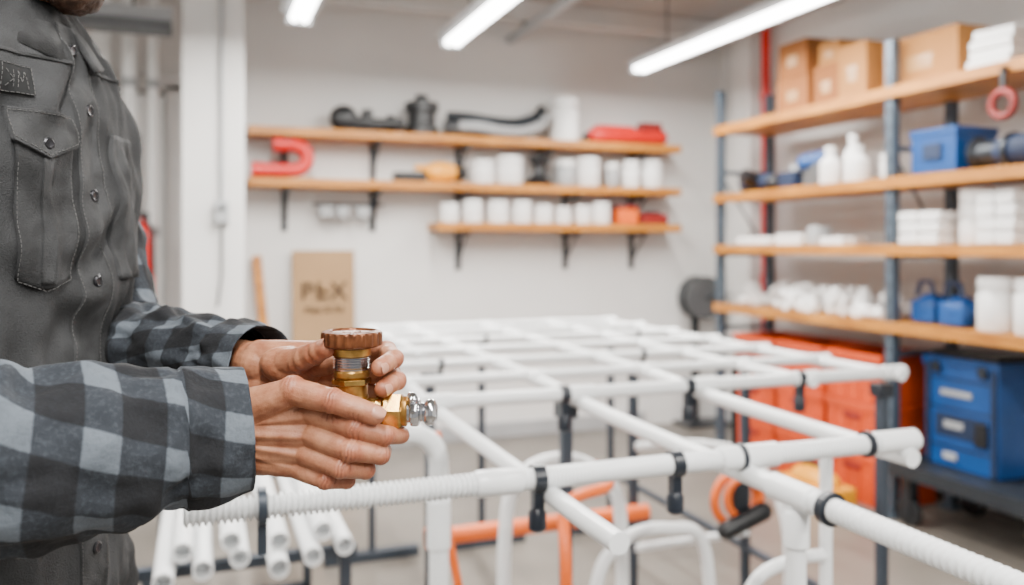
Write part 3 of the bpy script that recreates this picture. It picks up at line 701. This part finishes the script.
def nail(nb,tip,prev,dor,r,scale=1):
    T=(tip-prev).normalized(); N=(dor-T*dor.dot(T)).normalized(); B=N.cross(T)
    pts=[];nu,nv=9,9; ln=.0100*scale; R0=r*1.0
    for j in range(nv):
        t=j/(nv-1)
        for i in range(nu):
            s=i/(nu-1)*2-1; wv=.74*(1-.30*max(0,(abs(t-.5)*2))**4)
            ang=s*wv; along=(t-.45)*ln - .0014*(s*s)*(1 if t>.5 else -1)*(abs(t-.5)*2)
            rr=R0*(1.03-.12*max(0,t-.55))
            if (i in(0,nu-1)) or j==0: rr-=.0007
            pts.append(tip+T*(r*.15+along)+(N*cos(ang)+B*sin(ang))*rr)
    fs=[(j*nu+i,j*nu+i+1,(j+1)*nu+i+1,(j+1)*nu+i) for j in range(nv-1) for i in range(nu-1)]
    nb.add(pts,fs,'nail')
def hand(name,fingers,thumb,palm_caps,balls,dor,nails,tend=()):
    b=MB(); J=[];tips=[]; nb=MB()
    for fi,(pts,rad) in enumerate(fingers+[thumb]):
        P=[H(*p) for p in pts]
        for i in range(len(P)-1):
            b.capsule(P[i],P[i+1],rad[i]/1000.,rad[i+1]/1000.,'skin')
            T=P[i+1]-P[i]; mid=(P[i]+P[i+1])/2
            pal=-(RH@Vector(dor)); pal=(pal-T*pal.dot(T)/T.length_squared)
            if pal.length>.1 and i>0: b.ball(mid+pal.normalized()*.0012,(rad[i]+rad[i+1])/2000.*1.0,'skin')
        for i in range(1,len(P)-1):
            T=(P[i+1]-P[i-1]); d0=(P[i]-(P[i-1]+P[i+1])/2)
            dd=d0.normalized() if d0.length>.002 else RH@Vector(dor)
            J.append((P[i]+dd*rad[i]/1000.*.3,T,dd,rad[i]/1000.,1 if i==1 or fi==4 else .7))
            b.ball(P[i]+dd*.0010,rad[i]/1000.*1.07,'skin')
        tips.append((P[-1],rad[-1]/1000.*1.3))
        if fi in nails:
            dn=RH@Vector(nails[fi]); nail(nb,P[-1],P[-2],dn,rad[-1]/1000.,1.25 if fi==4 else 1.05)
    for p0,p1,r0,r1 in palm_caps: b.capsule(H(*p0),H(*p1),r0/1000.,r1/1000.,'skin')
    for c,r,ang in balls:
        R=RH@Matrix.Rotation(radians(ang),3,'Y'); b.ball(H(*c),mm(*r),'skin',R)
    td=[(H(*a),H(*c),RH@Vector(dor),h,w) for a,c,h,w in tend]
    remeshed(b,name,.0008,4,MAN,J,tips,td,1)
    if nails: nb.build(name+'_nails',MAN,smooth=180)
near_f=[
 ([(-30,-12,-18),(6,-24,-27),(30,-17,-35),(42,1,-39)],[10.4,9.0,8.2,7.4]),
 ([(-29,-15,-36),(4,-28,-45),(26,-16,-51),(26,6,-53)],[10.6,9.1,8.4,7.5]),
 ([(-35,-13,-52),(-5,-25,-60),(13,-11,-65),(10,8,-66)],[10.2,8.7,8.0,7.2]),
 ([(-44,-8,-65),(-19,-18,-72),(-4,-5,-76),(-7,10,-77)],[9.4,7.7,7.0,6.4])]
near_t=([(-84,-8,-14),(-46,-19,2),(-10,-30,-4),(24,-26,-16)],[17,11.8,10.2,8.6])
near_caps=[((-104,-2,-24),(-32,-9,-19),17,10.8),((-104,-3,-34),(-31,-11,-36),18,11.4),((-104,-2,-44),(-37,-9,-52),17,10.8),((-104,0,-54),(-46,-6,-64),15,10),
 ((-170,-22,-38),(-104,-3,-38),27,25),((-80,6,-30),(-34,4,-30),14,11),((-80,8,-55),(-40,4,-56),14,11),((-60,-6,-10),(-36,-8,-16),13,9)]
near_balls=[((-68,-4,-14),(34,17,18),8),((-72,2,-56),(36,15,17),-10),((-98,-3,-37),(28,22,32),0)]
near_tend=[((-95,-18,-28),(-32,-22,-19),.0016,.0028),((-96,-20,-34),(-30,-24,-36),.0017,.0028),((-96,-19,-42),(-37,-22,-52),.0016,.0028),((-94,-16,-48),(-46,-18,-64),.0013,.0026)]
hand('near_hand',near_f,near_t,near_caps,near_balls,(0,-1,0),{4:(.05,-.80,.60)},near_tend)
far_f=[
 ([(-12,40,26),(24,34,29),(34,12,25),(25,-7,20)],[10.2,8.9,8.1,7.5]),
 ([(-9,42,8),(27,34,9),(36,12,6),(28,-6,2)],[10.5,9.1,8.3,7.6]),
 ([(-12,40,-10),(20,40,-12),(34,26,-24),(30,20,-38)],[10.4,9,8.2,7.4]),
 ([(-18,38,-26),(8,42,-34),(18,34,-46),(14,24,-52)],[9.4,8,7.2,6.5])]
far_t=([(-76,44,16),(-52,24,22),(-34,6,30),(-20,-8,37)],[14,11.2,9.8,8.4])
far_caps=[((-98,62,22),(-14,42,26),14,11),((-98,64,12),(-10,44,8),15,11.5),((-98,62,4),(-14,42,-10),14,11),((-98,60,-4),(-20,40,-25),13,10),((-140,105,15),(-98,64,13),18,20),((-70,42,14),(-30,34,18),14,11)]
far_balls=[((-62,40,14),(30,16,18),10)]
hand('far_hand',far_f,far_t,far_caps,far_balls,(0,1,0),{4:(-.5,-.3,.8),0:(.95,-.2,.1),1:(.95,-.2,.1)})
HC=PL(.095,0,1.622); pit=radians(20)
f3=(PL(1,0,0)-PL(0,0,0)).normalized(); r3=(PL(0,1,0)-PL(0,0,0)).normalized(); z3=Vector((0,0,1))
hf=f3*cos(pit)-z3*sin(pit); hu=z3*cos(pit)+f3*sin(pit)
RHd=Matrix((hf,r3,hu)).transposed()
def HD(f,r,u): return HC+hf*f+r3*r+hu*u
b=MB()
b.ball(HD(-.015,0,.035),(.098,.077,.085),'skin',RHd,28,18); b.ball(HD(.03,0,-.03),(.062,.062,.085),'skin',RHd,24,16)
b.ball(HD(.06,0,-.088),(.032,.034,.026),'skin',RHd); b.capsule(HD(.0,.052,-.055),HD(.062,.014,-.092),.018,.02,'skin'); b.capsule(HD(.0,-.052,-.055),HD(.062,-.014,-.092),.018,.02,'skin')
b.capsule(HD(.088,0,.01),HD(.106,0,-.028),.007,.0125,'skin'); b.ball(HD(.098,.012,-.032),.009,'skin',RHd); b.ball(HD(.098,-.012,-.032),.009,'skin',RHd)
b.capsule(HD(.077,-.033,.026),HD(.077,.033,.026),.010,.010,'skin')
for s in(-1,1):
    b.ball(HD(.062,s*.038,-.02),(.022,.02,.018),'skin',RHd); b.ball(HD(-.012,s*.078,-.005),(.017,.007,.031),'skin',RHd)
    b.ball(HD(-.004,s*.083,-.005),(.020,.004,.030),'skin',RHd)
b.capsule(HD(.080,-.02,-.058),HD(.080,.02,-.058),.008,.008,'skin'); b.capsule(HD(.078,-.017,-.068),HD(.078,.017,-.068),.008,.008,'skin')
b.capsule(PL(.022,0,1.40),HD(-.02,0,-.05),.060,.056,'skin')
remeshed(b,'head',.003,4,MAN)
b=MB()
for s in(-1,1): b.ball(HD(.073,s*.031,.008),.0125,'eye'); b.ball(HD(.0805,s*.031,.006),.0062,'iris')
b.build('eyes',MAN)
b=MB(); b.capsule(HD(.0865,-.018,-.060),HD(.0865,.018,-.060),.0035,.0035,'lip'); b.capsule(HD(.085,-.015,-.067),HD(.085,.015,-.067),.004,.004,'lip'); b.build('lips',MAN)
def furry(b,name,vox):
    me=b.mesh('tmp'); o=bpy.data.objects.new(name,me); SC.collection.objects.link(o); o.parent=MAN
    m=o.modifiers.new('r','REMESH'); m.mode='VOXEL'; m.voxel_size=vox; m.use_smooth_shade=True
    t=bpy.data.textures.new('t','CLOUDS'); t.noise_scale=.012
    d=o.modifiers.new('d','DISPLACE'); d.texture=t; d.strength=.010; d.mid_level=.5
b=MB(); b.ball(HD(-.030,0,.048),(.098,.084,.086),'hair',RHd,28,18); b.ball(HD(-.058,0,.0),(.062,.078,.085),'hair',RHd); b.ball(HD(.035,0,.098),(.05,.058,.026),'hair',RHd)
for s in(-1,1): b.capsule(HD(-.008,s*.074,.04),HD(.0,s*.070,-.03),.014,.008,'hair')
furry(b,'hair',.003)
b=MB()
for s in(-1,1):
    b.capsule(HD(.0,s*.067,-.03),HD(.012,s*.060,-.062),.009,.013,'hair'); b.capsule(HD(.012,s*.060,-.062),HD(.064,s*.022,-.098),.013,.018,'hair'); b.capsule(HD(.088,0,-.047),HD(.076,s*.034,-.062),.006,.008,'hair'); b.capsule(HD(.076,s*.034,-.062),HD(.064,s*.022,-.095),.010,.014,'hair')
    b.capsule(HD(.088,s*.018,.030),HD(.074,s*.045,.028),.004,.003,'hair')
b.ball(HD(.070,0,-.098),(.028,.034,.024),'hair',RHd)
furry(b,'beard',.0025)
V=empty('brass_valve_fitting')
b=MB(); up=(0,0,1); ax=RH@Vector((1,0,-.03)); O=H(0,0,0)
def lp(pr): return [(r/1000.,z/1000.) for r,z in pr]
b.lathe(lp([(18,36),(22,37),(25.0,38.5),(25.4,39.5),(25.4,48.5),(24.8,50),(21,51.2),(20,50.4),(19.2,49.2),(8,49.0),(7.6,50.2),(3,50.4)]),'copper',O,up,144,lambda a,z:1+(.022*math.copysign(min(1,abs(sin(a*22))*1.6),sin(a*22)) if .0382<z<.0495 else 0))
b.lathe(lp([(15,29),(16.5,30),(16.5,35.5),(15,36.5)]),'obrass',O,up,48)
th=[(14.5,29.5)]
for i in range(5): z=28.7-i*2.2; th+=[(16.0,z),(14.2,z-1.1)]
th=[(r,z) for r,z in th][::-1]; b.lathe(lp([(14,17.5)]+th),'chrome',O,up,48)
b.lathe(lp([(12,-34),(13.5,-33),(13.5,-28),(14.5,-27),(14.5,-5),(13.6,-4),(13.6,10),(15.2,12),(15.2,16),(14,17.6)]),'obrass',O,up,48)
b.lathe(lp([(16.2,5),(16.8,5.6),(16.8,9.4),(16.2,10)]),'brass',O,up,6)
bo=H(0,0,-17)
b.lathe(lp([(11,0),(11,20),(12.5,21),(12.5,26)]),'brass',bo,ax,40)
b.lathe(lp([(13.5,26.5),(16.4,28.5),(16.4,42),(13.5,44)]),'brass',bo,ax,6)
b.lathe(lp([(12.5,43),(12.8,44),(12.8,47),(11.5,48)]),'obrass',bo,ax,40)
b.lathe(lp([(9.5,47),(9.5,50),(11.8,51),(12.4,53),(12.4,56),(11.4,58),(8.5,59),(8,61),(9.2,62.5),(11,64.5),(11.6,67),(11,70),(9,72),(6,73),(5.4,70)]),'chrome',bo,ax,48,lambda a,z:1+(.03*sin(a*14) if .0505<z<.0575 else 0))
b.lathe(lp([(3.2,10),(3.2,17),(4.2,17.5),(4.2,20),(2.5,21)]),'chrome',H(48,0,-19),RH@Vector((.25,-.55,.8)),16)
b.build('valve_body',V,smooth=30)
# ---------------------------------------------------------------- world, camera
w=bpy.data.worlds.new('World'); SC.world=w; w.use_nodes=True
w.node_tree.nodes['Background'].inputs[0].default_value=(1,.985,.965,1); w.node_tree.nodes['Background'].inputs[1].default_value=.50
cam=bpy.data.cameras.new('camera'); co=bpy.data.objects.new('camera',cam); SC.collection.objects.link(co)
co.location=(0,0,1.25); co.rotation_euler=(radians(90),0,-TH); cam.lens=29.6; cam.sensor_width=36; cam.shift_y=-.0454
cam.clip_start=.02; cam.dof.use_dof=True; cam.dof.focus_distance=.71; cam.dof.aperture_fstop=3.5
SC.camera=co
